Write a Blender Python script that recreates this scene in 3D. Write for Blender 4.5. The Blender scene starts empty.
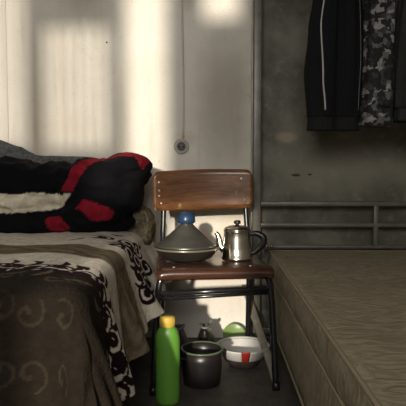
import bpy, bmesh, math, random
import numpy as np
from mathutils import Vector, Matrix, noise
random.seed(7)
scn = bpy.context.scene
COL = scn.collection
PI = math.pi

# ------------------------------------------------------------------ helpers
def link(name, bm, mat=None, parent=None, smooth=True, loc=None, rot=None):
    me = bpy.data.meshes.new(name)
    bmesh.ops.recalc_face_normals(bm, faces=bm.faces)
    bm.to_mesh(me); bm.free()
    if smooth:
        me.polygons.foreach_set('use_smooth', [True]*len(me.polygons))
    o = bpy.data.objects.new(name, me); COL.objects.link(o)
    if mat: me.materials.append(mat)
    if parent: o.parent = parent
    if loc: o.location = loc
    if rot: o.rotation_euler = rot
    return o

def thing(name, label, cat, loc=(0,0,0), rot=(0,0,0), group=None):
    o = bpy.data.objects.new(name, None); COL.objects.link(o)
    o.empty_display_size = .05
    o.location = loc; o.rotation_euler = rot
    o['label'] = label; o['category'] = cat
    if group: o['group'] = group
    return o

def tag(o, label, cat, group=None):
    o['label'] = label; o['category'] = cat
    if group: o['group'] = group
    return o

def struct(name, bm, mat, smooth=False):
    o = link(name, bm, mat, None, smooth); o['kind'] = 'structure'; return o

def box(bm, x0, x1, y0, y1, z0, z1, bev=0.0, seg=2, mtx=None):
    m = Matrix.Translation(((x0+x1)/2, (y0+y1)/2, (z0+z1)/2)) @ Matrix.Diagonal((x1-x0, y1-y0, z1-z0, 1))
    if mtx: m = mtx @ m
    r = bmesh.ops.create_cube(bm, size=1, matrix=m)
    if bev > 0:
        es = set()
        for v in r['verts']:
            for e in v.link_edges: es.add(e)
        bmesh.ops.bevel(bm, geom=list(es), offset=bev, segments=seg, affect='EDGES', profile=.5)
    return bm

def rings(bm, rs, closed=True, cap=True, loop=False):
    """loft a list of rings (lists of points)"""
    V = [[bm.verts.new(p) for p in r] for r in rs]
    n = len(rs[0])
    m = len(V)
    for i in range(m if loop else m-1):
        a, b = V[i], V[(i+1) % m]
        for j in range(n if closed else n-1):
            k = (j+1) % n
            try: bm.faces.new((a[j], a[k], b[k], b[j]))
            except ValueError: pass
    if cap and not loop and closed:
        bm.faces.new(V[0][::-1]); bm.faces.new(V[-1])
    return V

def lathe(bm, prof, seg=40, sx=1, sy=1, c=(0,0,0), capb=True, capt=True):
    rs = []
    for r, z in prof:
        r = max(r, 1e-4)
        rs.append([(c[0]+r*sx*math.cos(2*PI*k/seg), c[1]+r*sy*math.sin(2*PI*k/seg), c[2]+z) for k in range(seg)])
    V = rings(bm, rs, cap=False)
    if capb: bm.faces.new(V[0][::-1])
    if capt: bm.faces.new(V[-1])
    return bm

def tube(bm, pts, rad, seg=12, cap=True, flat=1.0):
    pts = [Vector(p) for p in pts]
    n = len(pts)
    rs = []
    up = None
    for i, p in enumerate(pts):
        t = (pts[min(i+1, n-1)] - pts[max(i-1, 0)]).normalized()
        if up is None:
            up = Vector((0,0,1)) if abs(t.z) < .9 else Vector((0,1,0))
        a = t.cross(up).normalized(); b = a.cross(t).normalized(); up = b
        r = rad[i] if isinstance(rad, (list, tuple)) else rad
        rs.append([p + a*r*math.cos(2*PI*k/seg) + b*r*flat*math.sin(2*PI*k/seg) for k in range(seg)])
    rings(bm, rs, cap=cap)
    return bm

def smooth_path(pts, n=8):
    """Catmull-Rom"""
    P = [Vector(p) for p in pts]
    P = [P[0]*2-P[1]] + P + [P[-1]*2-P[-2]]
    out = []
    for i in range(1, len(P)-2):
        for k in range(n):
            t = k/n
            a, b, c, d = P[i-1], P[i], P[i+1], P[i+2]
            out.append(.5*((2*b)+(c-a)*t+(2*a-5*b+4*c-d)*t*t+(3*b-a-3*c+d)*t**3))
    out.append(P[-2])
    return out

def sstep(a, b, x):
    t = min(1, max(0, (x-a)/(b-a))); return t*t*(3-2*t)

# ------------------------------------------------------------------ materials
def mat(name, col, rough=.6, metal=0, spec=.5, bump=0, bscale=40, var=0, vscale=6, col2=None, coat=0, trans=0, stretch=(1,1,1), sheen=0):
    m = bpy.data.materials.new(name); m.use_nodes = True
    nt = m.node_tree; N = nt.nodes; L = nt.links
    b = N['Principled BSDF']
    b.inputs['Base Color'].default_value = (*col, 1)
    b.inputs['Roughness'].default_value = rough
    b.inputs['Metallic'].default_value = metal
    b.inputs['Specular IOR Level'].default_value = spec
    b.inputs['Coat Weight'].default_value = coat
    b.inputs['Transmission Weight'].default_value = trans
    b.inputs['Sheen Weight'].default_value = sheen
    tc = N.new('ShaderNodeTexCoord'); mp = N.new('ShaderNodeMapping')
    mp.inputs['Scale'].default_value = stretch
    L.new(tc.outputs['Object'], mp.inputs['Vector'])
    if var > 0 or col2:
        n = N.new('ShaderNodeTexNoise'); n.inputs['Scale'].default_value = vscale; n.inputs['Detail'].default_value = 6
        n.inputs['Roughness'].default_value = .65
        L.new(mp.outputs[0], n.inputs['Vector'])
        r = N.new('ShaderNodeValToRGB')
        c2 = col2 if col2 else tuple(c*(1-var) for c in col)
        r.color_ramp.elements[0].position = .35; r.color_ramp.elements[0].color = (*c2, 1)
        r.color_ramp.elements[1].position = .65; r.color_ramp.elements[1].color = (*col, 1)
        L.new(n.outputs['Fac'], r.inputs['Fac']); L.new(r.outputs['Color'], b.inputs['Base Color'])
    if bump > 0:
        n2 = N.new('ShaderNodeTexNoise'); n2.inputs['Scale'].default_value = bscale; n2.inputs['Detail'].default_value = 5
        L.new(mp.outputs[0], n2.inputs['Vector'])
        bp = N.new('ShaderNodeBump'); bp.inputs['Strength'].default_value = bump; bp.inputs['Distance'].default_value = .01
        L.new(n2.outputs['Fac'], bp.inputs['Height']); L.new(bp.outputs[0], b.inputs['Normal'])
    return m

def vcol_mat(name, rough=.9, bump=.3, bscale=250, sheen=.2, var=.25, vscale=60):
    m = mat(name, (.5,.5,.5), rough=rough, bump=bump, bscale=bscale, sheen=sheen, spec=.15)
    nt = m.node_tree; N = nt.nodes; L = nt.links; b = N['Principled BSDF']
    a = N.new('ShaderNodeVertexColor'); a.layer_name = 'print'
    n = N.new('ShaderNodeTexNoise'); n.inputs['Scale'].default_value = vscale; n.inputs['Detail'].default_value = 4
    tc = N.new('ShaderNodeTexCoord'); L.new(tc.outputs['Object'], n.inputs['Vector'])
    mr = N.new('ShaderNodeMapRange'); mr.inputs['From Min'].default_value = .3; mr.inputs['From Max'].default_value = .7
    mr.inputs['To Min'].default_value = 1-var; mr.inputs['To Max'].default_value = 1+var
    L.new(n.outputs['Fac'], mr.inputs['Value'])
    mx = N.new('ShaderNodeVectorMath'); mx.operation = 'SCALE'
    L.new(a.outputs['Color'], mx.inputs[0]); L.new(mr.outputs[0], mx.inputs['Scale'])
    L.new(mx.outputs[0], b.inputs['Base Color'])
    return m

def wood_mat(name, c1, c2, rough=.3, coat=.3, wear=None, scl=(3, 40, 40)):
    m = bpy.data.materials.new(name); m.use_nodes = True
    nt = m.node_tree; N = nt.nodes; L = nt.links; b = N['Principled BSDF']
    tc = N.new('ShaderNodeTexCoord'); mp = N.new('ShaderNodeMapping'); mp.inputs['Scale'].default_value = scl
    L.new(tc.outputs['Object'], mp.inputs['Vector'])
    n = N.new('ShaderNodeTexNoise'); n.inputs['Scale'].default_value = 1.6; n.inputs['Detail'].default_value = 8; n.inputs['Roughness'].default_value = .7
    n.inputs['Distortion'].default_value = .6
    L.new(mp.outputs[0], n.inputs['Vector'])
    r = N.new('ShaderNodeValToRGB'); r.color_ramp.elements[0].position = .35; r.color_ramp.elements[1].position = .68
    r.color_ramp.elements[0].color = (*c2, 1); r.color_ramp.elements[1].color = (*c1, 1)
    L.new(n.outputs['Fac'], r.inputs['Fac'])
    out = r.outputs['Color']
    if wear:
        w = N.new('ShaderNodeTexNoise'); w.inputs['Scale'].default_value = 22; w.inputs['Detail'].default_value = 5
        L.new(tc.outputs['Object'], w.inputs['Vector'])
        wr = N.new('ShaderNodeValToRGB'); wr.color_ramp.elements[0].position = .66; wr.color_ramp.elements[1].position = .72
        L.new(w.outputs['Fac'], wr.inputs['Fac'])
        mx = N.new('ShaderNodeMix'); mx.data_type = 'RGBA'
        L.new(wr.outputs['Color'], mx.inputs['Factor']); L.new(out, mx.inputs['A']); mx.inputs['B'].default_value = (*wear, 1)
        out = mx.outputs['Result']
    L.new(out, b.inputs['Base Color'])
    b.inputs['Roughness'].default_value = rough; b.inputs['Coat Weight'].default_value = coat; b.inputs['Coat Roughness'].default_value = .2
    bp = N.new('ShaderNodeBump'); bp.inputs['Strength'].default_value = .15; bp.inputs['Distance'].default_value = .004
    L.new(n.outputs['Fac'], bp.inputs['Height']); L.new(bp.outputs[0], b.inputs['Normal'])
    return m

# plaster wall : pale paint, grey green paint with bunk shade in its colour right of the post, stains, scuffs, bands, painted shade
def wall_mat():
    m = bpy.data.materials.new('wall_plaster'); m.use_nodes = True
    nt = m.node_tree; N = nt.nodes; L = nt.links; b = N['Principled BSDF']
    tc = N.new('ShaderNodeTexCoord'); sp = N.new('ShaderNodeSeparateXYZ'); L.new(tc.outputs['Object'], sp.inputs[0])
    def math_(op, a, bb=None, clamp=False):
        n = N.new('ShaderNodeMath'); n.operation = op; n.use_clamp = clamp
        for i, v in enumerate((a, bb)):
            if v is None: continue
            if isinstance(v, (int, float)): n.inputs[i].default_value = v
            else: L.new(v, n.inputs[i])
        return n.outputs[0]
    def mix(f, a, c):
        n = N.new('ShaderNodeMix'); n.data_type = 'RGBA'
        if isinstance(f, (int, float)): n.inputs['Factor'].default_value = f
        else: L.new(f, n.inputs['Factor'])
        for k, v in (('A', a), ('B', c)):
            if isinstance(v, tuple): n.inputs[k].default_value = (*v, 1)
            else: L.new(v, n.inputs[k])
        return n.outputs['Result']
    def ns(scale, det=5, vec=None, dist=0, rough=.6):
        n = N.new('ShaderNodeTexNoise'); n.inputs['Scale'].default_value = scale; n.inputs['Detail'].default_value = det
        n.inputs['Distortion'].default_value = dist; n.inputs['Roughness'].default_value = rough
        L.new(vec if vec else tc.outputs['Object'], n.inputs['Vector']); return n.outputs['Fac']
    def ramp(f, p0, p1):
        n = N.new('ShaderNodeMapRange'); n.interpolation_type = 'SMOOTHSTEP'
        n.inputs['From Min'].default_value = p0; n.inputs['From Max'].default_value = p1
        L.new(f, n.inputs['Value']); return n.outputs[0]
    def blob(cx, cz, rx, rz, p0=1.0, p1=.3, wob=.5, ws=9):
        x = math_('DIVIDE', math_('SUBTRACT', sp.outputs['X'], cx), rx)
        z = math_('DIVIDE', math_('SUBTRACT', sp.outputs['Z'], cz), rz)
        d = math_('SQRT', math_('ADD', math_('MULTIPLY', x, x), math_('MULTIPLY', z, z)))
        d = math_('ADD', d, math_('MULTIPLY', math_('SUBTRACT', ns(ws), .5), wob))
        return ramp(d, p0, p1)
    base = mix(ramp(ns(3.0), .35, .7), (.66,.615,.53), (.72,.68,.60))
    # long vertical streaks, browner
    mp = N.new('ShaderNodeMapping'); mp.inputs['Scale'].default_value = (7, 1, .7); L.new(tc.outputs['Object'], mp.inputs['Vector'])
    base = mix(math_('MULTIPLY', ramp(ns(1.6, 4, mp.outputs[0]), .52, .75), .35), base, (.42,.34,.24))
    for (cx, cz, rx, rz, f, c) in ((-.82, 1.05, .05, .46, .35, (.40,.30,.19)), (-.59, 1.63, .15, .16, .55, (.33,.28,.22)),  # upright brown bands and a dark patch at the top
                                   (-.42, 1.02, .05, .26, .35, (.38,.33,.25)), (-.10, 1.63, .05, .10, .5, (.34,.27,.2)),
                                   (.07, 1.12, .17, .42, .7, (.30,.26,.22)), (.08, .72, .12, .10, .3, (.5,.38,.2)), (.10, .45, .2, .2, .35, (.60,.45,.24)),  # first blob: dimness of the wall outside the sun put into the colour
                                   (-.05, .5, .07, .08, .35, (.3,.2,.12)), (-.12,.95,.07,.05,.3,(.45,.33,.22)), (-.7,1.0,.2,.1,.2,(.55,.42,.28))):
        base = mix(math_('MULTIPLY', blob(cx, cz, rx, rz, 1.15, .2), f), base, c)
    # specks
    sc = ramp(ns(38, 3), .72, .76)
    base = mix(math_('MULTIPLY', sc, .5), base, (.2,.14,.09))
    # hair cracks
    cr = ns(5.5, 2, None, 1.5)
    crk = ramp(math_('ABSOLUTE', math_('SUBTRACT', cr, .5)), .004, .0)
    base = mix(math_('MULTIPLY', crk, .22), base, (.25,.2,.15))
    # grey green paint right of the post, its colour darkened for upper bunk shade
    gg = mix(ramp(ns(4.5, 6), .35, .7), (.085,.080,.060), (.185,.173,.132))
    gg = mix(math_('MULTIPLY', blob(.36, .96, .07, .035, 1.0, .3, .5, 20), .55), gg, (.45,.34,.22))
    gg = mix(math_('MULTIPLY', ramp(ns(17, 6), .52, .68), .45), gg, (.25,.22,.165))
    gg = mix(math_('MULTIPLY', blob(.57, .83, .42, .16, 1.2, .2, .7, 5), .65), gg, (.25,.235,.18))  # paler patch: light reaching below the upper bunk, put into the colour
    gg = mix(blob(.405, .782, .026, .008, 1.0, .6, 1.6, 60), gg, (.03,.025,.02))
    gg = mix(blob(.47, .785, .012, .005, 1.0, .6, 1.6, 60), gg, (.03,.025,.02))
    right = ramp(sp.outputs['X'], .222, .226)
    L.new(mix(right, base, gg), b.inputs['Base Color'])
    b.inputs['Roughness'].default_value = .6; b.inputs['Specular IOR Level'].default_value = .35
    bp = N.new('ShaderNodeBump'); bp.inputs['Strength'].default_value = .25; bp.inputs['Distance'].default_value = .01
    L.new(ns(12, 6), bp.inputs['Height']); L.new(bp.outputs[0], b.inputs['Normal'])
    return m

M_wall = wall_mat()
M_plain = mat('plain_plaster', (.50,.45,.38), .8, var=.2, vscale=3)
M_ceil = mat('ceiling_paint', (.55,.52,.46), .9)
M_floor = mat('worn_floor', (.11,.10,.085), .55, var=.5, vscale=9, bump=.2)
M_blacktube = mat('black_enamel_tube', (.012,.012,.013), .22, 0, .6, coat=.5)
M_wood = wood_mat('varnished_plywood', (.30,.125,.042), (.10,.038,.014), .32, .4, wear=(.42,.26,.12))
M_seat = wood_mat('dark_worn_plywood', (.095,.034,.016), (.03,.012,.008), .26, .4, wear=(.30,.17,.08))
M_edge = wood_mat('raw_plywood_edge', (.50,.30,.13), (.25,.13,.05), .6, 0)
M_steel = mat('bright_steel', (.72,.68,.60), .2, 1, var=.25, vscale=12)
M_screw = mat('screw_metal', (.8,.78,.72), .35, 1)
M_tagine = mat('brushed_grey_tagine', (.22,.215,.185), .33, .75, var=.4, vscale=5, stretch=(1,1,6))
M_tagdish = mat('dark_tagine_dish', (.06,.055,.042), .3, .5, var=.4)
M_tagrim = mat('tagine_rim', (.30,.28,.21), .3, .6)
M_bluecap = mat('blue_plastic', (.02,.05,.11), .3, var=.3, vscale=30)
M_blackplastic = mat('black_plastic', (.012,.011,.011), .35)
M_green = mat('green_plastic', (.125,.32,.04), .38, var=.15, vscale=8, coat=.1)
M_yellow = mat('yellow_plastic', (.62,.42,.07), .4)
M_greyrail = mat('grey_painted_metal', (.16,.15,.125), .4, .2, var=.35, vscale=15)
M_railhi = mat('pale_painted_metal', (.42,.38,.30), .45, .2, var=.35, vscale=12)
M_black = mat('black_cloth', (.011,.011,.012), .95, bump=.3, bscale=60, spec=.1)
M_cuff = mat('ribbed_black_cloth', (.018,.018,.018), .95, spec=.1)
M_dgrey = mat('dark_grey_cloth', (.045,.045,.041), .95, bump=.35, bscale=90, spec=.1, var=.3, vscale=20)
M_piping = mat('white_piping', (.42,.41,.38), .8)
M_pillow = mat('grey_knit', (.17,.175,.18), .95, bump=.8, bscale=90, var=.55, vscale=60, spec=.1)
M_olive = mat('olive_knit', (.19,.155,.10), .95, bump=1.0, bscale=80, var=.65, vscale=70, spec=.1)
M_white = mat('white_enamel', (.62,.60,.56), .25, coat=.3)
M_reden = mat('red_enamel', (.42,.03,.02), .3, coat=.3)
M_inside = mat('bowl_contents_dark', (.08,.06,.05), .5, var=.5, vscale=30)
M_greenplate = mat('green_enamel', (.17,.25,.07), .35, coat=.3)
M_foam = mat('foam_cover', (.25,.205,.135), .9, var=.3, vscale=10, bump=.4, bscale=25)
M_shoe = mat('black_shoe_leather', (.02,.017,.017), .35, var=.3)
M_sole = mat('grey_shoe_sole', (.20,.19,.17), .6, var=.3, vscale=30)
M_sandal = mat('dark_green_rubber', (.03,.045,.025), .4)
M_purple = mat('plum_cloth', (.06,.028,.045), .8)

def mattress_mat():
    m = bpy.data.materials.new('tan_damask_ticking'); m.use_nodes = True
    nt = m.node_tree; N = nt.nodes; L = nt.links; b = N['Principled BSDF']
    tc = N.new('ShaderNodeTexCoord')
    mp = N.new('ShaderNodeMapping'); mp.inputs['Scale'].default_value = (1, 1.8, 1); L.new(tc.outputs['Object'], mp.inputs['Vector'])
    w = N.new('ShaderNodeTexNoise'); w.inputs['Scale'].default_value = 9; w.inputs['Distortion'].default_value = 3.0; w.inputs['Detail'].default_value = 3
    L.new(mp.outputs[0], w.inputs['Vector'])
    r = N.new('ShaderNodeValToRGB'); e = r.color_ramp.elements
    e[0].position = .42; e[0].color = (.27,.225,.155,1); e[1].position = .58; e[1].color = (.345,.295,.21,1)
    L.new(w.outputs['Fac'], r.inputs['Fac'])
    s = N.new('ShaderNodeTexNoise'); s.inputs['Scale'].default_value = 26; s.inputs['Detail'].default_value = 4
    L.new(tc.outputs['Object'], s.inputs['Vector'])
    sr = N.new('ShaderNodeValToRGB'); sr.color_ramp.elements[0].position = .70; sr.color_ramp.elements[1].position = .78
    L.new(s.outputs['Fac'], sr.inputs['Fac'])
    mx = N.new('ShaderNodeMix'); mx.data_type = 'RGBA'; L.new(sr.outputs['Color'], mx.inputs['Factor'])
    L.new(r.outputs['Color'], mx.inputs['A']); mx.inputs['B'].default_value = (.10,.07,.04,1)
    L.new(mx.outputs['Result'], b.inputs['Base Color']); b.inputs['Roughness'].default_value = .75
    b.inputs['Specular IOR Level'].default_value = .2
    bp = N.new('ShaderNodeBump'); bp.inputs['Strength'].default_value = .5; bp.inputs['Distance'].default_value = .014
    L.new(w.outputs['Fac'], bp.inputs['Height']); L.new(bp.outputs[0], b.inputs['Normal'])
    return m
M_matt = mattress_mat()
M_mattpipe = mat('mattress_piping', (.31,.25,.165), .7)

# ------------------------------------------------------------------ room shell
YB = 2.65      # back wall plane
XL, XR, YF, ZC = -2.3, 1.25, -1.8, 2.7
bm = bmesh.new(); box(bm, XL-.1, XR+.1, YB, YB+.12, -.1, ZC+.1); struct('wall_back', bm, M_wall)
bm = bmesh.new(); box(bm, XL-.1, XL, YF-.1, YB, -.1, ZC+.1); struct('wall_left', bm, M_plain)
bm = bmesh.new(); box(bm, XR, XR+.1, YF-.1, YB, -.1, ZC+.1); struct('wall_right', bm, M_plain)
bm = bmesh.new(); box(bm, XL-.1, XR+.1, YF-.1, YB+.1, -.1, 0); struct('floor', bm, M_floor)
bm = bmesh.new(); box(bm, XL-.1, XR+.1, YF-.1, YB+.1, ZC, ZC+.1); struct('ceiling', bm, M_ceil)
# front wall (behind the camera) never seen; openings added to shape the sun into bands
OPEN = [(-1.95,-1.525,1.80,2.62), (-1.44,-1.14,1.80,2.36), (-1.065,-.875,1.50,2.62), (-.70,-.54,2.40,2.62), (-.875,-.448,.84,1.50)]
_o = []
for a_, b_, c_, d_ in OPEN:                    # the two left openings are slatted to weaken their sun bands
    if a_ < -1.1:
        x_ = a_
        while x_ < b_-.001: _o.append((round(x_,4), round(min(b_, x_+.032),4), c_, d_)); x_ += .0465
    else: _o.append((a_, b_, c_, d_))
OPEN = _o
xs = sorted({XL, XR, *[o[0] for o in OPEN], *[o[1] for o in OPEN]}); zs = sorted({0, ZC, *[o[2] for o in OPEN], *[o[3] for o in OPEN]})
bm = bmesh.new()
for i in range(len(xs)-1):
    for j in range(len(zs)-1):
        cx, cz = (xs[i]+xs[i+1])/2, (zs[j]+zs[j+1])/2
        if any(a < cx < b and c < cz < d for a, b, c, d in OPEN): continue
        box(bm, xs[i], xs[i+1], YF-.04, YF, zs[j], zs[j+1])
struct('wall_front', bm, M_plain)

# thin cable trunking running up the wall from the socket, with a faint joint in the panel at far left
M_trunk = mat('cable_trunking', (.52,.48,.42), .5)
bm = bmesh.new()
pts = [(-.127 + .0025*math.sin(z*7), YB-.004, z) for z in np.linspace(.955, ZC, 40)]
tube(bm, pts, .0045, 8)
struct('trim_1', bm, M_trunk, True)
bm = bmesh.new(); box(bm, -.958, -.951, YB-.003, YB+.001, .3, ZC, .001); struct('trim_2', bm, mat('panel_joint', (.62,.58,.5), .6))

# socket
t = thing('wall_socket', 'round pale wall socket with two pin holes, on the wall above the chair', 'socket', (-.135, YB, .917), (PI/2,0,0))
bm = bmesh.new()
lathe(bm, [(.036,0),(.036,.006),(.034,.009),(.029,.010),(.027,.008),(.024,.008),(.0235,.012)], 40, capt=False)
lathe(bm, [(.0235,.012),(.0215,.0125),(.020,.003),(.001,.003)], 40, capb=False)
link('cover_plate', bm, mat('socket_plastic', (.40,.37,.32), .4), t)
bm = bmesh.new(); lathe(bm, [(.0205,.0032),(.0205,.0045),(.001,.0045)], 32, capb=False); ins = link('socket_insert', bm, mat('socket_shadow_plastic', (.12,.11,.10), .4), t)
for sx in (-1, 1):
    bm = bmesh.new(); lathe(bm, [(.0042,.0046),(.0042,.0056),(.0005,.0056)], 14, c=(sx*.0095, 0, 0)); h = link('pin_hole', bm, M_blackplastic, ins)
bm = bmesh.new(); lathe(bm, [(.0032,.0046),(.0028,.0085),(.0005,.0095)], 14, c=(0, .002, 0)); link('earth_pin', bm, M_steel, ins)
# wall plug screw
bm = bmesh.new(); lathe(bm, [(.004,0),(.004,.003),(.002,.005),(.0004,.005)], 14)
o = link('wall_screw', bm, M_blacktube, None, loc=(-.482, YB, 1.40), rot=(PI/2,0,0)); tag(o, 'small dark screw in the bare pale wall above the bed', 'screw')

# ------------------------------------------------------------------ left bed
BT = .545   # mattress top
BX1, BY0, BY1 = -.35, 1.31, 2.62
bed = thing('bed_frame', 'dark metal bed frame under the patterned blanket', 'bed', (-1.3, 1.95, 0))
def P(name, bm_, m, par, origin):
    o = link(name, bm_, m, par); 
    o.data.transform(Matrix.Translation([-c for c in origin])); return o
BO = (-1.3, 1.95, 0)
for (x, y) in ((BX1-.03, BY0+.03), (BX1-.03, BY1-.04), (XL+.06, BY0+.03), (XL+.06, BY1-.04)):
    bm = bmesh.new(); box(bm, x-.022, x+.022, y-.022, y+.022, 0, .36, .004); P('leg', bm, M_blacktube, bed, BO)
for y in (BY0+.03, BY1-.04):
    bm = bmesh.new(); box(bm, XL+.04, BX1-.01, y-.018, y+.018, .30, .36, .004); P('side_rail', bm, M_blacktube, bed, BO)
for x in (BX1-.03, XL+.06):
    bm = bmesh.new(); box(bm, x-.018, x+.018, BY0+.03, BY1-.04, .30, .355, .004); P('end_rail', bm, M_blacktube, bed, BO)
for k in range(10):
    x = XL+.2+k*.19
    bm = bmesh.new(); box(bm, x-.04, x+.04, BY0+.05, BY1-.06, .342, .358, .002); P('slat', bm, M_edge, bed, BO)
bm = bmesh.new(); box(bm, XL+.02, BX1, BY0, BY1-.01, .36, BT, .045, 4)
tag(link('mattress', bm, M_foam), 'mattress hidden under the patterned blanket on the left bed', 'mattress')

# patterned blanket --------------------------------------------------------
G = .004
X0 = -1.75; EX, EY = -.335, 1.285     # fold lines (right side, front)
AMAX, BMAX = .375, .44
nu = int((EX-X0+AMAX)/G); nv = int((2.60-EY+BMAX)/G)
U = np.linspace(X0, EX+AMAX, nu); Vv = np.linspace(EY-BMAX, 2.60, nv)
colr = np.zeros((nu, nv, 3))
cream = np.array((.66,.60,.51)); taupe = np.array((.155,.122,.080)); dark = np.array((.015,.011,.007)); maroon = np.array((.016,.004,.006)); tan = np.array((.17,.125,.08))
UU, VV = np.meshgrid(U, Vv, indexing='ij')
tilt = .10*np.clip((EX-UU)/.6, 0, 1)          # stripes run slightly askew
W = VV - tilt + .012*np.sin(UU*9+1)
b_dark, b_w1, b_t0, b_t1 = 1.385, 1.50, 1.625, 1.81
colr[:] = cream
def rng(a, b): return (W >= a) & (W < b)
colr[rng(b_t0, b_t1)] = taupe
colr[W < b_dark] = dark
# faint tree-bark moire in the taupe band, sparse swirls in the dark field
bark = np.sin(UU*60 + 6*np.sin(VV*40+UU*13) + 9*np.sin(VV*11+UU*7))
sel = rng(b_t0, b_t1) & (bark > .45); colr[sel] = taupe*1.32
sel = rng(b_t0, b_t1) & (bark < -.75); colr[sel] = taupe*.72
sel = (np.abs(W-b_t1) < .006) | (np.abs(W-b_t0) < .005); colr[sel] = (.30,.25,.18)
def stroke(pts, rads, c, cond=None):
    for (pu, pv), r in zip(pts, rads):
        i0 = max(0, int((pu-r-X0)/G)-1); i1 = min(nu, int((pu+r-X0)/G)+3)
        j0 = max(0, int((pv-r-Vv[0])/G)-1); j1 = min(nv, int((pv+r-Vv[0])/G)+3)
        if i0 >= i1 or j0 >= j1: continue
        mk = (UU[i0:i1, j0:j1]-pu)**2 + (VV[i0:i1, j0:j1]-pv)**2 < r*r
        colr[i0:i1, j0:j1][mk] = c
def spiral(cu, cv, R, a0, turns, sgn, w, c):
    n = 70; pts = []; rd = []
    for k in range(n):
        t = k/(n-1); r = R*(1-t)**.8*1.0 + .004; a = a0 + sgn*turns*2*PI*t
        pts.append((cu+r*math.cos(a), cv+r*math.sin(a))); rd.append(w*(.55+.8*t))
    stroke(pts, rd, c)
    return pts[0]
def leaf(u, v, L, a, w, c, bend=.6):
    n = 26; pts = []; rd = []
    for k in range(n):
        t = k/(n-1); aa = a + bend*t
        pts.append((u+L*t*math.cos(aa), v+L*t*math.sin(aa))); rd.append(w*math.sin(PI*min(.97, t*.85+.12)))
    stroke(pts, rd, c)
rnd = random.Random(4)
# border of scrolls between the dark field and the cream
u = X0
while u < EX+AMAX:
    tl = .09*min(1, max(0, (EX-u)/.6))
    v = 1.43 + tl
    s = rnd.choice((-1, 1))
    spiral(u, v+rnd.uniform(-.012,.015), .036, rnd.uniform(0, 6.28), 1.25, s, .0075, maroon)
    leaf(u+.03, v+.02, .065, rnd.uniform(.1, .9), .011, maroon, .9*s)
    leaf(u+.04, v-.005, .06, rnd.uniform(-.6, .5), .012, maroon, -.8*s)
    leaf(u-.01, v+.045, .05, rnd.uniform(.6, 2.4), .009, maroon, .9)
    leaf(u+.02, v-.03, .07, rnd.uniform(-.3, .3), .013, maroon, .5*s)
    u += .068
sel = (W > b_dark-.012) & (W < b_dark+.022) & (np.sin(UU*75)+.6*np.sin(UU*31) > -.7); colr[sel] = maroon
# pale swirls in the dark field
u = X0
while u < EX+.05:
    tl = .09*min(1, max(0, (EX-u)/.6))
    for dv, R in ((-.055, .028), (-.19, .035), (-.33, .04)):
        spiral(u+rnd.uniform(-.02,.02), 1.385+tl+dv, R, rnd.uniform(0, 6.28), .95, rnd.choice((-1,1)), .0045, tan*(.35 if dv > -.1 else .18))
    leaf(u+.04, 1.385+tl-.05, .07, rnd.uniform(-.4,.4), .008, tan*.7, .8)
    u += .085
# large maroon scrolls on the cream side drape
for (cu, cv, R, a0, tn, sg, w) in (
      (EX+.045, 2.20, .045, 1.2, 1.3, 1, .010), (EX+.085, 2.115, .046, 4.2, 1.3, -1, .011), (EX+.15, 2.19, .046, 2.0, 1.35, 1, .011),
      (EX+.185, 2.09, .050, 5.0, 1.3, 1, .012), (EX+.25, 2.17, .050, .5, 1.35, -1, .012), (EX+.01, 2.10, .038, 2.5, 1.2, -1, .009),
      (EX+.27, 2.07, .042, 3.0, 1.2, 1, .011), (EX-.06, 2.22, .036, 3.0, 1.2, -1, .008), (EX+.10, 2.28, .045, 1.0, 1.3, -1, .010), (EX+.2, 2.28, .045, 4.0, 1.3, 1, .011)):
    spiral(cu, cv-.150, R*1.12, a0, tn, sg, w*1.05, maroon)
for (lu, lv, L, a, w, bd) in ((EX-.10,2.16,.09,.3,.011,.7), (EX-.02,2.16,.10,-.1,.012,-.8), (EX+.06,2.15,.08,.5,.012,.9), (EX+.11,2.14,.09,-.7,.012,1.0),
                              (EX+.2,2.14,.08,.2,.013,-.9), (EX+.12,2.05,.08,.4,.012,.8), (EX+.22,2.24,.08,-.5,.012,.8), (EX+.04,2.06,.07,1.2,.010,.8), (EX-.16,2.12,.07,.4,.009,.6)):
    leaf(lu, lv-.150, L, a, w, maroon, bd)
for k in range(9):
    leaf(-1.15+k*.11+rnd.uniform(-.02,.02), 2.19+rnd.uniform(-.02,.03), .05, rnd.uniform(-.5,.7), .011, maroon, .8)

def blanket_pos(u_, v_):
    a = max(0, u_-EX)*(1-.25*sstep(1.40, 2.08, v_)); b = max(0, EY-v_)
    x, y = min(u_, EX), max(v_, EY)
    nz = noise.noise(Vector((x*3.2, y*3.2, 3)))*.012 + noise.noise(Vector((x*9, y*9, 8)))*.005
    zt = BT + .016 + nz*(1 if (a+b) == 0 else max(0, 1-(a+b)*8))
    e = math.hypot(a, b)
    if e < 1e-6: 
        return (x, y, zt - .012*sstep(.10, 0, min(EX-u_, v_-EY)))
    cx, sy = a/e, b/e
    R = .055
    th = min(e/R, PI/2)
    out = R*math.sin(th); dr = R*(1-math.cos(th)); rest = max(0, e-R*PI/2)
    fl = (.16 + .36*sstep(1.55, 2.05, v_))*cx*cx + .05*sy*sy + .5*(cx*sy)
    # folds
    s = (v_ if cx > sy else u_)
    wv = (.020*math.sin(s*26+1.0) + .011*math.sin(s*55+2))*min(1, rest*4)*(1 if cx > .5 else .45)
    out += rest*math.sin(fl) + wv; dr += rest*math.cos(fl)
    return (x+out*cx, y-out*sy, zt-.012-dr)
verts = []
for i in range(nu):
    for j in range(nv):
        verts.append(blanket_pos(U[i], Vv[j]))
idx = np.arange(nu*nv).reshape(nu, nv)
faces = np.stack([idx[:-1,:-1], idx[1:,:-1], idx[1:,1:], idx[:-1,1:]], -1).reshape(-1, 4)
me = bpy.data.meshes.new('patterned_blanket'); me.from_pydata(verts, [], faces.tolist())
me.polygons.foreach_set('use_smooth', [True]*len(me.polygons))
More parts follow.
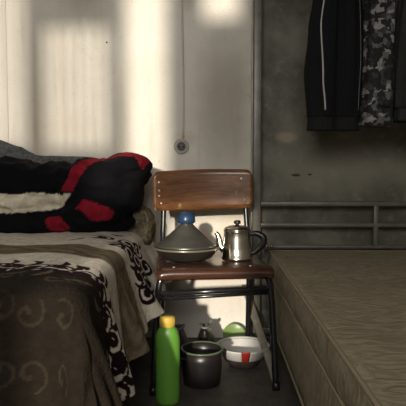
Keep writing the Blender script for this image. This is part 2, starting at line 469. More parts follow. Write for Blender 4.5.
ca = me.color_attributes.new('print', 'FLOAT_COLOR', 'POINT')
rgba = np.ones((nu*nv, 4)); rgba[:, :3] = colr.reshape(-1, 3); ca.data.foreach_set('color', rgba.ravel())
o = bpy.data.objects.new('patterned_blanket', me); COL.objects.link(o)
me.materials.append(vcol_mat('plush_blanket', .95, .5, 120, 0, .18, 45))
sm = o.modifiers.new('s', 'SOLIDIFY'); sm.thickness = .004; sm.offset = 0
tag(o, 'brown, cream and taupe plush blanket with dark maroon scrolls, draped over the bed', 'blanket')

# ------------------------------------------------------------------ soft lumps (voxel remeshed lobes)
def lobe(bm, c, r, rot=(0,0,0), p=2.6, seg=28):
    from mathutils import Euler
    R = Euler(rot).to_matrix()
    rs = []
    for i in range(1, seg//2):
        la = -PI/2 + PI*i/(seg//2)
        ring = []
        for k in range(seg):
            lo = 2*PI*k/seg
            f = lambda t: math.copysign(abs(t)**(2/p), t)
            v = Vector((r[0]*f(math.cos(la))*f(math.cos(lo)), r[1]*f(math.cos(la))*f(math.sin(lo)), r[2]*f(math.sin(la))))
            ring.append(R @ v + Vector(c))
        rs.append(ring)
    rings(bm, rs)

def soft(name, bm_, vox, colfn=None, material=None, wrinkle=.01, wscale=9, smooth_it=6, fine=.004):
    tmp = link(name+'_tmp', bm_)
    r = tmp.modifiers.new('r', 'REMESH'); r.mode = 'VOXEL'; r.voxel_size = vox
    s = tmp.modifiers.new('s', 'SMOOTH'); s.factor = .5; s.iterations = smooth_it
    dg = bpy.context.evaluated_depsgraph_get()
    me_ = bpy.data.meshes.new_from_object(tmp.evaluated_get(dg))
    me_.name = name
    bpy.data.objects.remove(tmp, do_unlink=True)
    me_.update()
    nrm = [v.normal.copy() for v in me_.vertices]
    for v, n in zip(me_.vertices, nrm):
        q = v.co
        d = noise.noise(Vector((q.x*wscale, q.y*wscale, q.z*wscale*1.6)))*wrinkle
        rdg = 1-abs(noise.noise(Vector((q.x*wscale*1.3+5, q.y*wscale, q.z*wscale*2.4))))*2
        d += rdg*wrinkle*.5 + noise.noise(q*wscale*5)*fine
        v.co += n*d
    me_.polygons.foreach_set('use_smooth', [True]*len(me_.polygons))
    if colfn:
        ca_ = me_.color_attributes.new('print', 'FLOAT_COLOR', 'POINT')
        arr = []
        for v in me_.vertices: arr.extend((*colfn(v.co), 1))
        ca_.data.foreach_set('color', arr)
    me_.materials.clear(); me_.materials.append(material)
    ob = bpy.data.objects.new(name, me_); COL.objects.link(ob)
    return ob

def inpoly(x, y, poly):
    c = False; n = len(poly); j = n-1
    for i in range(n):
        xi, yi = poly[i]; xj, yj = poly[j]
        if (yi > y) != (yj > y) and x < (xj-xi)*(y-yi)/(yj-yi)+xi: c = not c
        j = i
    return c

# the print of the folded black fleece, in its own x / z plane (metres, as px-like drawing units of the cloth)
KD = 2.27/560
def cloth_xy(px, py): return ((px-210)*KD, .83-(py-165)*KD)
RED = (.20,.008,.018); CRM = (.60,.54,.42); BLK = (.0035,.0035,.0045)
polys = [([(x_, y_) for x_, y_ in map(lambda q: cloth_xy(*q), pl)], c) for pl, c in (
    ([(66,190),(72,180),(76,168),(86,160),(104,157),(128,152),(149,150),(151,160),(142,170),(140,162),(136,156.5),(120,156),(106,159),(93,165),(86,176),(79,190)], RED),
    ([(84,205),(88,198),(100,199),(112,205),(119,211),(114,218),(98,217),(90,210)], RED),
    ([(49,217),(58,215),(68,216),(76,226),(70,230),(54,228)], RED),
    ([(-60,197),(-20,192),(0,193),(18,194),(32,192),(50,193),(76,193),(66,206),(52,210),(30,211),(12,212),(-20,210),(-60,212)], CRM))]
def fleece_col(co):
    wob = noise.noise(co*18)*.004
    for pl, c in polys:
        if inpoly(co.x+wob, co.z+wob, pl):
            k = 1+.35*noise.noise(co*25); return tuple(v*k for v in c)
    return BLK
bm = bmesh.new()
lobe(bm, (-.74, 2.34, .605), (.43, .16, .058), (0, 0, .03), 3.2)            # bottom fold
lobe(bm, (-.86, 2.32, .69), (.33, .135, .045), (0, .0, 0), 2.6)             # cream fold
lobe(bm, (-.92, 2.34, .77), (.36, .15, .085), (0, .02, 0), 2.8)             # upper left fold
lobe(bm, (-.62, 2.34, .775), (.14, .13, .055), (0, .1, 0), 2.5)
lobe(bm, (-.450, 2.32, .735), (.165, .155, .120), (0, -.12, -.05), 3.0)     # big rolled end
lobe(bm, (-.350, 2.33, .805), (.105, .13, .060), (0, .05, 0), 2.6)
lobe(bm, (-.47, 2.29, .635), (.14, .15, .075), (0, -.25, 0), 2.6)
fl = soft('folded_fleece', bm, .008, fleece_col, vcol_mat('fleece', .95, .4, 200, 0, .15, 60), .024, 9, 5, .002)
tag(fl, 'black fleece bundle with red bands and a cream stripe, folded on the bed', 'fleece')

bm = bmesh.new()
lobe(bm, (-.98, 2.555, .80), (.22, .075, .145), (0, .25, 0), 2.4)
lobe(bm, (-.70, 2.56, .745), (.40, .07, .13), (0, .03, 0), 2.6)
pw = soft('pillow', bm, .010, None, M_pillow, .008, 7, 8, .002)
tag(pw, 'mottled grey pillow lying against the wall behind the black fleece', 'pillow')

bm = bmesh.new()
lobe(bm, (-.355, 2.42, .605), (.10, .12, .06), (0, .15, 0), 2.5)
lobe(bm, (-.300, 2.43, .560), (.058, .10, .085), (0, .0, 0), 2.5)
ow = soft('rolled_throw', bm, .006, None, M_olive, .008, 16, 5, .003)
tag(ow, 'rolled olive brown throw at the bed end, beside the chair', 'throw')

# ------------------------------------------------------------------ chair
ch = thing('wooden_chair', 'school style chair with brown plywood back and dark seat on black tubes', 'chair', (.0, 2.19, 0), (0, 0, math.radians(6)))
SZ = .463
bm = bmesh.new()                                     # seat, curved down at the front
rs = []
ys = [-.214,-.213,-.208,-.198,-.18,-.15,-.08,0,.08,.15,.19,.20]
dz = [-.030,-.018,-.009,-.004,-.001,0,-.004,-.008,-.006,0,.002,.001]
nx = 21
def seat_pt(x, y, d, up):
    hw = .212 if y < 0 else .212-.012*(y/.2)
    xx = x*hw
    e = 1-sstep(.75, 1.0, abs(x))*.0
    edge = -.008*sstep(.85, 1, abs(x)) if up else 0
    return (xx, y, SZ + d + edge - (0 if up else .014))
top = [[seat_pt(-1+2*i/(nx-1), y, d, True) for i in range(nx)] for y, d in zip(ys, dz)]
bot = [[seat_pt(-1+2*i/(nx-1), y+(.012 if k < 4 else 0), d, False) for i in range(nx)] for k, (y, d) in enumerate(zip(ys, dz))]
loopr = [t_ + b_[::-1] for t_, b_ in zip(top, bot)]
rings(bm, loopr)
seat = link('seat', bm, M_seat, ch)
for (x, y) in ((-.15,-.178),(.13,-.178),(-.15,.15),(.13,.15)):
    bm = bmesh.new(); lathe(bm, [(.006,0),(.006,.0015),(.004,.0028),(.0004,.003)], 14, c=(x, y, SZ-.001)); link('screw', bm, M_screw, seat)
# backrest : shallow curve
bm = bmesh.new(); rs = []
nxx = 33
for s, off in ((1, 0), ):
    pass
def back_pt(t, z, side):
    x = -.211+.422*t
    yc = .185 + .030*(1-(2*t-1)**2)                  # bowed backwards in the middle
    tz = z
    return (x, yc + (.0065 if side else -.0065), tz)
for i in range(nxx):
    t_ = i/(nxx-1)
    e = min(t_, 1-t_)
    rr = .022*(1-math.sqrt(max(0, 1-(1-min(1, e/.06))**2)))
    zt_ = .802 + .006*math.sin(PI*t_) - rr; zb_ = .638 + rr*.9 - .003*math.sin(PI*t_)
    ring = []
    for k in range(9): ring.append(back_pt(t_, zb_+(zt_-zb_)*k/8, 0))
    for k in range(9): ring.append(back_pt(t_, zt_-(zt_-zb_)*k/8, 1))
    rs.append(ring)
rings(bm, rs)
bmesh.ops.bevel(bm, geom=[e for e in bm.edges if abs(e.calc_face_angle(0)) > 1.2], offset=.003, segments=2, affect='EDGES')
br = link('backrest', bm, M_wood, ch, loc=(-.010, 0, .004), rot=(0, math.radians(-1.3), 0))
for v_ in br.data.vertices: v_.co.z -= .72
br.location.z += .72
for (x, z) in ((-.186,.757),(-.186,.722),(-.186,.700),(.165,.764),(.178,.672),(-.178,.668)):
    tt = (x+.211)/.422; y_ = .185+.03*(1-(2*tt-1)**2)-.0065
    bm = bmesh.new(); lathe(bm, [(.0055,0),(.0055,.001),(.0038,.0025),(.0003,.003)], 14)
    s_ = link('screw', bm, M_screw, br, loc=(x, y_, z-.72), rot=(PI/2,0,0))
bm = bmesh.new(); box(bm, -.207, -.178, .188, .1895, -.080, -.068, .0006); link('chipped_edge', bm, M_edge, br)['label'] = 'raw chipped patch of pale plywood'
# tubes
for sx in (-1, 1):
    bm = bmesh.new()   # front leg, rises and bends under the seat then back
    p = smooth_path([(sx*.226, -.19, .011), (sx*.214, -.182, .25), (sx*.203, -.176, .39), (sx*.188, -.168, .425), (sx*.182, -.13, .437), (sx*.175, .10, .437)], 6)
    tube(bm, p, .0125, 14); lg = link('leg', bm, M_blacktube, ch)
    bm = bmesh.new(); tube(bm, [(sx*.2265, -.1905, 0), (sx*.2255, -.189, .03)], .0145, 14); link('rubber_foot', bm, M_blackplastic, lg)
    bm = bmesh.new()   # rear leg running up into the back post
    p = smooth_path([(sx*.190, .215, .011), (sx*.186, .175, .25), (sx*.183, .155, .43), (sx*.180, .186, .55), (sx*.176, .209, .66), (sx*.174, .221, .775)], 6)
    tube(bm, p, .0115, 14); lg = link('leg', bm, M_blacktube, ch)
    bm = bmesh.new(); tube(bm, [(sx*.190, .2155, 0), (sx*.1895, .212, .03)], .0145, 14); link('rubber_foot', bm, M_blackplastic, lg)
bm = bmesh.new(); tube(bm, [(-.203, -.179, .366), (.203, -.179, .378)], .0095, 12); link('stretcher', bm, M_blacktube, ch)
bm = bmesh.new(); tube(bm, [(-.205, -.168, .344), (.203, -.168, .360)], .007, 12); link('stretcher', bm, M_blacktube, ch)

# ------------------------------------------------------------------ tagine
tg = thing('tagine', 'grey metal tagine with a conical lid and blue cap, on the chair seat', 'tagine', (-.092, 2.175, SZ-.004))
tg.scale = (1.03, 1.0, 1.0)
bm = bmesh.new(); lathe(bm, [(.045,0),(.075,.002),(.098,.014),(.115,.036),(.126,.046),(.128,.051),(.122,.052),(.108,.046),(.09,.03),(.001,.025)], 56, capt=False)
dish = link('dish', bm, M_tagdish, tg)
bm = bmesh.new(); lathe(bm, [(.1205,.0515),(.124,.0545),(.128,.0545),(.1305,.051),(.1285,.0475)], 56, capb=False, capt=False); link('rim', bm, M_tagrim, dish)
bm = bmesh.new(); lathe(bm, [(.114,.0535),(.1135,.060),(.110,.064),(.098,.073),(.080,.088),(.062,.104),(.046,.119),(.032,.133),(.024,.142),(.021,.149),(.001,.150)], 56)
lid = link('lid', bm, M_tagine, tg)
bm = bmesh.new(); 
prof = [(.024,.142),(.031,.146),(.0335,.152),(.0335,.160),(.032,.170),(.028,.179),(.021,.186),(.010,.190),(.001,.191)]
lathe(bm, prof, 32)
for k in range(16):
    a = 2*PI*k/16; tube(bm, [(.0325*math.cos(a), .0325*math.sin(a), .150), (.0310*math.cos(a), .0310*math.sin(a), .170)], .0018, 6)
link('cap_knob', bm, M_bluecap, lid)['label'] = 'blue plastic bottle cap used as knob'

# ------------------------------------------------------------------ teapot
tp = thing('teapot', 'small shiny steel teapot with black knob and handle, on the chair seat', 'teapot', (.107, 2.185, SZ-.005), (0,0,math.radians(-8)))
tp.scale = (1.07, 1.07, 1.03)
bm = bmesh.new(); lathe(bm, [(.046,0),(.0555,.002),(.058,.008),(.0575,.014),(.056,.016),(.054,.05),(.0505,.085),(.049,.105),(.0495,.110),(.051,.113),(.049,.115),(.001,.115)], 48)
body = link('body', bm, M_steel, tp)
bm = bmesh.new(); lathe(bm, [(.0485,.1155),(.0485,.118),(.044,.124),(.030,.130),(.012,.133),(.001,.1335)], 40); ld = link('lid', bm, M_steel, tp)
bm = bmesh.new(); lathe(bm, [(.006,.133),(.006,.136),(.012,.139),(.013,.146),(.010,.151),(.001,.152)], 24); link('knob', bm, M_blackplastic, ld)
bm = bmesh.new(); p = smooth_path([(-.046,0,.035),(-.062,0,.055),(-.067,0,.078),(-.072,0,.094),(-.080,0,.104)], 6)
tube(bm, p, [.015-.008*i/(len(p)-1) for i in range(len(p))], 16); link('spout', bm, M_steel, tp)
bm = bmesh.new(); p = smooth_path([(.049,0,.100),(.068,0,.103),(.090,0,.093),(.096,0,.078),(.090,0,.060),(.078,0,.046),(.068,0,.034),(.054,0,.026)], 6)
tube(bm, p, [.0065+.0055*math.sin(PI*i/(len(p)-1)) for i in range(len(p))], 12, flat=1.2); link('handle', bm, M_blackplastic, tp)
bm = bmesh.new(); lathe(bm, [(.006,.0),(.006,.01),(.0005,.010)], 14, c=(.051,0,.095)); link('hinge', bm, M_steel, tp)

# ------------------------------------------------------------------ bunk bed
bk = thing('bunk_bed', 'grey metal bunk bed frame standing along the right wall', 'bed', (.66, 1.55, 0))
KO = (.66, 1.55, 0)
BYE = 2.56; BX0, BXR = .213, 1.16
def kp(name, bm_, m=M_greyrail, par=bk): return P(name, bm_, m, par, KO if par is bk else (0,0,0))
for (x, y) in ((BX0, BYE), (BXR, BYE), (BX0, .48), (BXR, .48)):
    bm = bmesh.new(); box(bm, x-.019, x+.019, y-.019, y+.019, 0, 2.15, .005, 3); kp('post', bm)
bm = bmesh.new(); box(bm, BX0-.026, BX0-.0195, BYE-.012, BYE+.012, .02, 2.1, .002); kp('cover_strip', bm, M_railhi)
def rail(y, z, r=.010, name='rail', x0=BX0+.01, x1=BXR-.01, m=M_greyrail):
    bm = bmesh.new(); box(bm, x0, x1, y-r, y+r, z-r, z+r, .004, 3); kp(name, bm, m)
rail(BYE, .653, .0105); rail(BYE, .556, .0095); rail(BYE, .455, .008)
bm = bmesh.new(); box(bm, .747, .769, BYE-.009, BYE+.009, .455, .653, .003); kp('upright', bm)
rail(BYE, 1.95, .012); rail(BYE, 1.75, .012); rail(.48, .62, .012); rail(.48, 1.75, .012); rail(.48, .45, .012); rail(BYE, .065, .015); rail(.48, .065, .015)
for x in (BX0, BXR):
    for z, h in ((.065, .022), (1.72, .028)):
        xx_ = .31 if (z < 1 and x < .5) else x
        bm = bmesh.new(); box(bm, xx_-.012, xx_+.012, .49, BYE-.01, z-h, z+h, .004); kp('side_rail', bm)
for k in range(13):
    y = .60 + k*.155
    for z in (.079, 1.738):
        bm = bmesh.new(); box(bm, (.322 if z < 1 else BX0+.012), BXR-.012, y-.028, y+.028, z-.008, z+.008, .002); kp('slat', bm, M_foam)
# hanging rod beneath the upper bunk
bm = bmesh.new(); tube(bm, [(BX0, 2.20, 1.655), (BXR, 2.20, 1.655)], .009, 12); kp('hanging_rod', bm)
for x in (BX0+.03, BXR-.03):
    bm = bmesh.new(); box(bm, x-.006, x+.006, 2.192, 2.208, 1.655, 1.735); kp('rod_bracket', bm)
# joint bolt on lower rail
bm = bmesh.new(); tube(bm, [(BX0+.045, BYE-.008, .462), (BX0+.045, BYE-.032, .462)], .008, 8); kp('bolt', bm, M_steel)
bm = bmesh.new(); tube(bm, [(BX0+.068, BYE-.008, .462), (BX0+.068, BYE-.028, .462)], .007, 8); kp('bolt', bm, M_steel)

def mattress(name, x0, x1, y0, y1, z0, z1, label, m=M_matt, pipe=True, sag=.006):
    t_ = thing(name, label, 'mattress', ((x0+x1)/2, (y0+y1)/2, z0))
    nx_, ny_ = 26, 60
    bm = bmesh.new(); cx, cy = (x0+x1)/2, (y0+y1)/2
    box(bm, x0-cx, x1-cx, y0-cy, y1-cy, 0, z1-z0, 0)
    bmesh.ops.subdivide_edges(bm, edges=[e for e in bm.edges if abs(e.verts[0].co.y-e.verts[1].co.y) > .5], cuts=70, use_grid_fill=True)
    bmesh.ops.subdivide_edges(bm, edges=[e for e in bm.edges if abs(e.verts[0].co.x-e.verts[1].co.x) > .5], cuts=30, use_grid_fill=True)
    bmesh.ops.subdivide_edges(bm, edges=[e for e in bm.edges if abs(e.verts[0].co.z-e.verts[1].co.z) > .05], cuts=5, use_grid_fill=True)
    hx, hy, H = (x1-x0)/2, (y1-y0)/2, z1-z0
    for v in bm.verts:
        q = v.co.copy()
        dx = min(hx-abs(q.x), .5); dy = min(hy-abs(q.y), .5)
        w = noise.noise(Vector((q.x*5+z0*9, q.y*5, z0)))*sag + noise.noise(Vector((q.x*14, q.y*10, 4)))*sag*.5
        if q.z > H-.001: v.co.z += w*min(1, dx*12)*min(1, dy*12)
        if abs(abs(q.x)-hx) < 1e-4 and 0 < q.z < H:
            v.co.x += math.copysign(.008*math.sin(PI*q.z/H) + noise.noise(Vector((q.y*9, q.z*30, z0)))*.007, q.x)
    link('cover', bm, m, t_)
    if pipe:
        for z in (.004, H-.002):
            pts_ = []
            for k in range(40): pts_.append((-hx-.001, -hy+2*hy*k/39, z))
            for k in range(1, 20): pts_.append((-hx+2*hx*k/19, hy, z))
            bm = bmesh.new(); tube(bm, pts_, .0055, 8); link('piping', bm, M_mattpipe, t_)
    return t_
mattress('mattress', .275, 1.13, .53, 2.53, .335, .440, 'bare tan mattress on the lower bunk, topmost with piped edge')
mattress('mattress', .287, 1.12, .54, 2.52, .0945, .322, 'second thicker tan mattress directly under the bare top one', M_matt)
mattress('mattress', .24, 1.12, .53, 2.52, 1.747, 1.87, 'mattress on the upper bunk', M_foam, False)

# ------------------------------------------------------------------ hanging clothes
def garment_tube(cx, cy, zs_, hw, dep, seg=48, folds=5, amp=.010, seed=0, cxo=None):
    """rings for a hanging sleeve / leg; zs top to bottom, hw half widths"""
    rs_ = []
    for i, z in enumerate(zs_):
        t_ = i/(len(zs_)-1); ring = []
        ox = cxo[i] if cxo is not None else 0
        for k in range(seg):
            a = 2*PI*k/seg
            f = 1 + amp/hw[i]*(math.sin(folds*a+seed+t_*1.5) + .5*math.sin((folds*2+1)*a+seed*2-t_*3))
            f += .06*noise.noise(Vector((math.cos(a)*1.5, math.sin(a)*1.5+seed, z*6)))
            ring.append((cx+ox+hw[i]*f*math.cos(a), cy+dep[i]*f*math.sin(a), z))
        rs_.append(ring)
    return rs_
def interp(pts, z):
    pts = sorted(pts)
    if z <= pts[0][0]: return pts[0][1]
    for (a, va), (b_, vb) in zip(pts, pts[1:]):
        if z <= b_: return va+(vb-va)*sstep(a, b_, z)
    return pts[-1][1]
KY = 2.20
def gx(px): return (px-210)*KY/560
def gz(py): return .83-(py-165)*KY/560
# tracksuit trousers: hung by the waist, two legs
tr = thing('tracksuit_trousers', 'black tracksuit trousers with white side piping, leftmost of the hanging clothes', 'trousers', (gx(331), KY, 1.62))
TO = (gx(331), KY, 1.62)
def tp_(name, bm_, m, par=tr): return P(name, bm_, m, par, TO)
for (xl, xr, sd) in (([(gz(125),gx(306)),(gz(75),gx(303)),(gz(35),gx(306)),(gz(0),gx(311)),(1.55,gx(318))], [(gz(125),gx(334)),(gz(60),gx(336)),(gz(0),gx(336)),(1.55,gx(338))], 0),
                     ([(gz(125),gx(331)),(gz(60),gx(331)),(gz(0),gx(330)),(1.55,gx(330))], [(gz(125),gx(358)),(gz(60),gx(360)),(gz(20),gx(359)),(1.55,gx(355))], 2)):
    zz = np.linspace(1.55, gz(118), 44)
    L_ = [interp(xl, z) for z in zz]; R_ = [interp(xr, z) for z in zz]
    cxo = [(a+b)/2 for a, b in zip(L_, R_)]; hw = [(b-a)/2 for a, b in zip(L_, R_)]
    yo = KY + (.0 if sd == 0 else .012)
    bm = bmesh.new(); rings(bm, garment_tube(0, yo, zz, hw, [.045+.012*math.sin(i*.13) for i in range(44)], 56, 5, .0035, sd, cxo)); lg = tp_('trouser_leg', bm, M_black)
    bm = bmesh.new(); zc = np.linspace(gz(115), gz(131), 8)
    hwc = [hw[-1]*(.96-.05*math.sin(i*.5)) for i in range(8)]
    rings(bm, garment_tube(0, yo, zc, hwc, [.034]*8, 56, 14, .0022, sd, [cxo[-1]]*8)); c_ = P('cuff', bm, M_cuff, lg, (0,0,0)); c_.data.transform(Matrix.Translation([-v for v in TO]))
    # piping
    sgn = -1 if sd == 0 else 1
    pt = []
    for z in np.linspace(1.56, gz(112), 40):
        i = min(43, int(round((1.56-z)/(1.56-gz(118))*43)))
        if sd == 0: x = interp([(gz(112),gx(321)),(gz(80),gx(318.5)),(gz(30),gx(316)),(gz(0),gx(319)),(1.56,gx(322))], z)
        else: x = interp([(gz(112),gx(354.5)),(gz(60),gx(356)),(1.56,gx(353))], z)
        q = (x-cxo[i])/hw[i]; q = max(-.98, min(.98, q))
        pt.append((x, yo-.050*math.sqrt(1-q*q)-.006, z))
    bm = bmesh.new(); tube(bm, pt, .0032 if sd == 0 else .0012, 8); P('piping', bm, M_piping if sd == 0 else M_greyrail, lg, TO)
bm = bmesh.new(); zz = np.linspace(1.60, 1.53, 10)
rings(bm, garment_tube(gx(335), KY, zz, [.080+.012*i/9 for i in range(10)], [.03+.002*i for i in range(10)], 56, 12, .003, 0)); tp_('waistband', bm, M_black)
bm = bmesh.new(); tube(bm, smooth_path([(gx(335)-.075, KY, 1.602), (gx(335)-.04, KY, 1.615), (gx(335), KY, 1.625), (gx(335)+.04, KY, 1.615), (gx(335)+.075, KY, 1.602)], 4), .004, 8); tp_('hanger', bm, M_blackplastic)
bm = bmesh.new(); tube(bm, [(gx(335), KY, 1.625)] + [(gx(335), KY+.012*math.cos(q_), 1.655+.012*math.sin(q_)) for q_ in np.linspace(-PI/2, PI*.9, 12)], .0022, 8); tp_('hook', bm, M_steel)

# camouflage shirt
M_camo = bpy.data.materials.new('grey_camouflage'); M_camo.use_nodes = True
nt = M_camo.node_tree; N = nt.nodes; L = nt.links; b = N['Principled BSDF']
tc = N.new('ShaderNodeTexCoord'); v1 = N.new('ShaderNodeTexVoronoi'); v1.inputs['Scale'].default_value = 52; v1.distance = 'CHEBYCHEV'
mp = N.new('ShaderNodeMapping'); mp.inputs['Scale'].default_value = (1,.4,1); L.new(tc.outputs['Object'], mp.inputs['Vector'])
nn = N.new('ShaderNodeTexNoise'); nn.inputs['Scale'].default_value = 25; L.new(mp.outputs[0], nn.inputs['Vector'])
ad = N.new('ShaderNodeMix'); ad.data_type = 'VECTOR'; ad.inputs['Factor'].default_value = .06
L.new(mp.outputs[0], ad.inputs['A']); L.new(nn.outputs['Color'], ad.inputs['B']); L.new(ad.outputs['Result'], v1.inputs['Vector'])
sp = N.new('ShaderNodeSeparateColor'); L.new(v1.outputs['Color'], sp.inputs[0])
rp = N.new('ShaderNodeValToRGB'); rp.color_ramp.interpolation = 'CONSTANT'
e = rp.color_ramp.elements; e[0].position = 0; e[0].color = (.012,.012,.013,1); e[1].position = .45; e[1].color = (.04,.04,.04,1)
e2 = e.new(.66); e2.color = (.11,.108,.10,1); e3 = e.new(.84); e3.color = (.27,.26,.245,1)
L.new(sp.outputs[0], rp.inputs['Fac']); L.new(rp.outputs['Color'], b.inputs['Base Color']); b.inputs['Roughness'].default_value = .9
def hang_shirt(name, label, cat, pxl, pxr, pyb, depth, m, cuffm, yoff, seed, folds, cuff=True):
    cx = gx((pxl+pxr)/2); hw0 = gx(pxr)-cx
    O_ = (cx, KY+yoff, 1.62)
    t_ = thing(name, label, cat, O_)
    zz = np.linspace(1.60, gz(pyb-(12 if cuff else 0)), 40)
    hw = [hw0*(.80+.25*sstep(0, 1, (1.60-z)/.6)) for z in zz]
    bm = bmesh.new(); rings(bm, garment_tube(cx, KY+yoff, zz, hw, [depth*(.8+.2*i/39) for i in range(40)], 72, folds, .0045, seed)); P('body', bm, m, t_, O_)
    if cuff:
        zc = np.linspace(gz(pyb-13), gz(pyb), 8)
        bm = bmesh.new(); rings(bm, garment_tube(cx, KY+yoff, zc, [hw[-1]*.95]*8, [depth*.85]*8, 72, 16, .002, seed)); P('hem_band', bm, cuffm, t_, O_)
    # sleeve hanging to the front
    zz = np.linspace(1.52, gz(pyb-18), 34)
    bm = bmesh.new(); rings(bm, garment_tube(cx+hw0*.25, KY+yoff-depth*.75, zz, [hw0*(.55-.12*i/33) for i in range(34)], [.03]*34, 48, 4, .003, seed+1)); P('sleeve', bm, m, t_, O_)
    # hanger with hook over the rod
    hz = 1.62
    bm = bmesh.new(); p = smooth_path([(cx, KY+yoff-depth*.9, hz-.035), (cx, KY+yoff-.02, hz-.008), (cx, KY+yoff, hz), (cx, KY+yoff+.02, hz-.008), (cx, KY+yoff+depth*.9, hz-.035)], 5)
    tube(bm, p, .004, 8); hk = P('hanger', bm, M_blackplastic, t_, O_)
    bm = bmesh.new(); p = [(cx, KY+yoff, hz)] + [(cx, KY+.012*math.cos(a), 1.655+.012*math.sin(a)) for a in np.linspace(-PI/2 if abs(yoff) < .001 else -PI*.4, PI*.9, 12)]
    tube(bm, p, .0022, 8); P('hook', bm, M_steel, t_, O_)
    return t_
hang_shirt('camouflage_shirt', 'grey and black camouflage shirt hanging between two dark garments', 'shirt', 359, 388, 127, .075, M_camo, M_dgrey, 0, 3, 4, False)
hang_shirt('sweatshirt', 'dark grey sweatshirt hanging at the right edge of the hanging clothes', 'sweatshirt', 390, 438, 122, .10, M_dgrey, M_dgrey, 0, 5, 13)

# ------------------------------------------------------------------ under the chair
bt = thing('plastic_bottle', 'green plastic bottle with a yellow cap, on the floor under the chair', 'bottle', (-.147, 1.905, 0))
bt.scale = (.90, .90, 1.2)
bm = bmesh.new(); lathe(bm, [(.038,0),(.044,.004),(.0465,.015),(.0475,.04),(.0465,.06),(.0465,.11),(.0480,.13),(.0480,.180),(.0465,.197),(.042,.211),(.034,.222),(.024,.229),(.020,.240),(.001,.241)], 48, 1, .72)
link('body', bm, M_green, bt)
bm = bmesh.new(); lathe(bm, [(.0275,.228),(.029,.230),(.029,.253),(.0275,.256),(.001,.257)], 36)
for k in range(20):
    a = 2*PI*k/20; tube(bm, [(.0289*math.cos(a), .0289*math.sin(a), .233), (.0289*math.cos(a), .0289*math.sin(a), .251)], .0012, 5)
link('cap', bm, M_yellow, bt)

bw = thing('enamel_bowl', 'white enamel bowl with a red patch on its rim, on the floor under the chair', 'bowl', (.138, 2.28, 0), (0,0,.1))
bm = bmesh.new(); lathe(bm, [(.052,0),(.056,.003),(.078,.030),(.096,.062),(.104,.080),(.109,.086),(.107,.088),(.102,.082),(.092,.062),(.072,.032),(.045,.012),(.001,.010)], 56, capt=False); bb = link('body', bm, M_inside, bw)
def band(a0, a1, z0r, m, name):
    bm_ = bmesh.new(); rs_ = []
    prof_ = [(.0885,.045),(.1052,.080),(.110,.0865),(.108,.0892),(.1035,.0845),(.0915,.064),(.070,.036),(.045,.015)]
    n_ = max(4, int((a1-a0)*12))
    for k in range(n_+1):
        a = a0+(a1-a0)*k/n_
        rs_.append([(r*math.cos(a), r*math.sin(a), z) for r, z in prof_])
    rings(bm_, rs_); return link(name, bm_, m, bb)
band(-PI/2-.22, -PI/2+.12, 0, M_reden, 'rim_patch')['label'] = 'red patch on the rim'
band(-PI/2+.12, 1.5*PI-.22, 0, M_white, 'rim')
pl = bmesh.new(); lathe(pl, [(.055,0),(.06,.002),(.08,.012),(.092,.016),(.094,.019),(.09,.019),(.078,.015),(.05,.006),(.001,.005)], 48, capt=False)
o = link('plate', pl, M_greenplate, None, loc=(.112, 2.545, .045), rot=(math.radians(56), 0, math.radians(4)))
o.scale = (.56,.56,.56)
tag(o, 'green enamel plate tilted up on the floor behind the white bowl', 'plate')

# shoes -----------------------------------------------------------------
def outline(t, L, w):
    """half width of a foot outline at t in 0..1 (heel to toe)"""
    return w*(.62*math.sin(PI*min(1, t*1.9+.10))**.5*(1 if t < .45 else 0) if False else (.36+.14*math.sin(t*PI*1.1-.5))*(1-(2*t-1)**8)**.5)
def make_boot(label, loc, rz, rx=0, ry=0, m=M_shoe):
    t_ = thing('ankle_boot', label, 'boot', loc, (rx, ry, rz), 'dark boots under the chair')
    L_, w = .26, .10
    bm_ = bmesh.new(); rs_ = []
    for i in range(25):
        t = i/24*.996+.002; hw = outline(t, L_, w)
        rs_.append([(-hw, t*L_, 0), (hw, t*L_, 0), (hw*1.02, t*L_, .022), (-hw*1.02, t*L_, .022)])
    rings(bm_, rs_); link('sole', bm_, M_sole, t_)
    bm_ = bmesh.new(); rs_ = []
    for i in range(25):
        t = i/24*.98+.01; hw = outline(t, L_, w)*.97
        h = .130 - .080*sstep(.34, .52, t) - .030*sstep(.6, 1, t)
        ring = []
        for k in range(13):
            a = PI*k/12; ring.append((hw*math.cos(a)*(1-.25*math.sin(a)), t*L_, .020+h*math.sin(a)**.7))
        rs_.append(ring)
    rings(bm_, rs_); up = link('upper', bm_, m, t_)
    bm_ = bmesh.new(); pts_ = []
    for k in range(24):
        a = 2*PI*k/24; yy = .075+.055*math.sin(a); 
        pts_.append((.021*math.cos(a), yy, .151-.014*sstep(.08, .13, yy)))
    pts_.append(pts_[0]); tube(bm_, pts_, .005, 8); link('collar', bm_, M_sole, up)
    for k in range(4):
        y = .135+k*.018; z = .088-.010*k
        bm_ = bmesh.new(); tube(bm_, smooth_path([(-.020, y, z-.006), (0, y, z+.001), (.020, y, z-.006)], 4), .0025, 6); link('lace', bm_, M_blackplastic, up)
    return t_
make_boot('black boot under the chair, on the side of the green bottle', (-.128, 2.26, 0), math.radians(3), m=M_purple)
make_boot('black boot under the chair, beside the white bowl', (-.022, 2.275, 0), math.radians(-3), m=M_shoe)
pt_ = thing('cooking_pot', 'black round pot with dark green rim, between bottle and bowl', 'pot', (-.030, 2.085, 0))
bm = bmesh.new(); lathe(bm, [(.062,0),(.070,.005),(.075,.05),(.077,.10),(.079,.135),(.076,.135),(.073,.10),(.070,.02),(.001,.012)], 44, capt=False); pb_ = link('body', bm, M_shoe, pt_)
bm = bmesh.new(); lathe(bm, [(.074,.135),(.0765,.1385),(.081,.1385),(.0825,.1355),(.080,.132)], 44, capb=False, capt=False); link('rim', bm, mat('dark_green_enamel', (.10,.13,.07), .3), pb_)
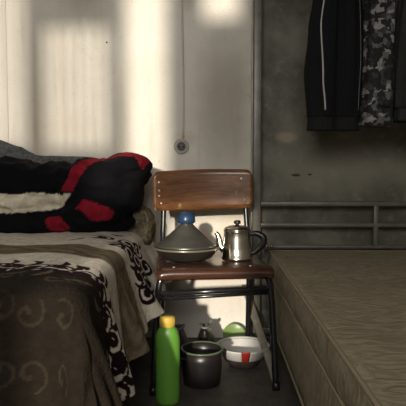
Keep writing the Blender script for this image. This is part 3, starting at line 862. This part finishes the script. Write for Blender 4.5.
for a_ in (.5, PI+.5):
    c0 = Vector((math.cos(a_), math.sin(a_), 0)); t0 = Vector((-c0.y, c0.x, 0))
    bm = bmesh.new(); tube(bm, smooth_path([c0*.075+t0*.022+Vector((0,0,.112)), c0*.094+t0*.018+Vector((0,0,.116)), c0*.098+Vector((0,0,.117)), c0*.094-t0*.018+Vector((0,0,.116)), c0*.075-t0*.022+Vector((0,0,.112))], 5), .0045, 8); link('handle', bm, M_blackplastic, pt_)

# pale slat leaning under the chair
A = Vector((.163, 2.615, .262)); F = Vector((.252, 2.10, .008))
d = (A-F); Lb = d.length; q = d.to_track_quat('Y', 'Z')
bm = bmesh.new(); box(bm, -.015, .015, 0, Lb, -.007, .007, .002)
o = link('leaning_slat', bm, M_railhi, None); o.rotation_mode = 'QUATERNION'; o.rotation_quaternion = q; o.location = F
tag(o, 'pale slat leaning on the wall beside the mattress, under the chair', 'slat')

# ------------------------------------------------------------------ light
def lamp(kind, name, loc, energy, col, **k):
    l = bpy.data.lights.new(name, kind); l.energy = energy; l.color = col
    for a, v in k.items(): setattr(l, a, v)
    o_ = bpy.data.objects.new(name, l); COL.objects.link(o_); o_.location = loc; return o_
s = lamp('SUN', 'sun', (-1, -3, 4), 4.2, (1.0, .91, .78), angle=math.radians(1.5))
dirv = Vector((.15, 1, -.20)); s.rotation_euler = dirv.to_track_quat('-Z', 'Y').to_euler()
a = lamp('AREA', 'daylight_fill', (-.30, YF+.03, 1.75), 66, (1.0, .98, .94), shape='RECTANGLE', size=1.3, size_y=1.0)  # unseen fill lamp added in front of the wall, for soft daylight
a.rotation_euler = Vector((-.02, 1, -.16)).to_track_quat('-Z', 'Y').to_euler()
w = bpy.data.worlds.new('World'); scn.world = w; w.use_nodes = True
bg = w.node_tree.nodes['Background']; bg.inputs[0].default_value = (.75,.85,1,1); bg.inputs[1].default_value = 1.0

# ------------------------------------------------------------------ camera
cam = bpy.data.cameras.new('camera'); co = bpy.data.objects.new('camera', cam); COL.objects.link(co)
cam.sensor_width = 36; cam.lens = 36*560/406
co.location = (0, 0, .83)
co.rotation_euler = (math.radians(90)-math.atan(38/560), 0, math.atan(7/560))
cam.clip_start = .02
scn.camera = co
scn.view_settings.view_transform = 'Standard'; scn.view_settings.look = 'None'
scn.view_settings.exposure = 0; scn.view_settings.gamma = 1; scn.view_settings.use_curve_mapping = False
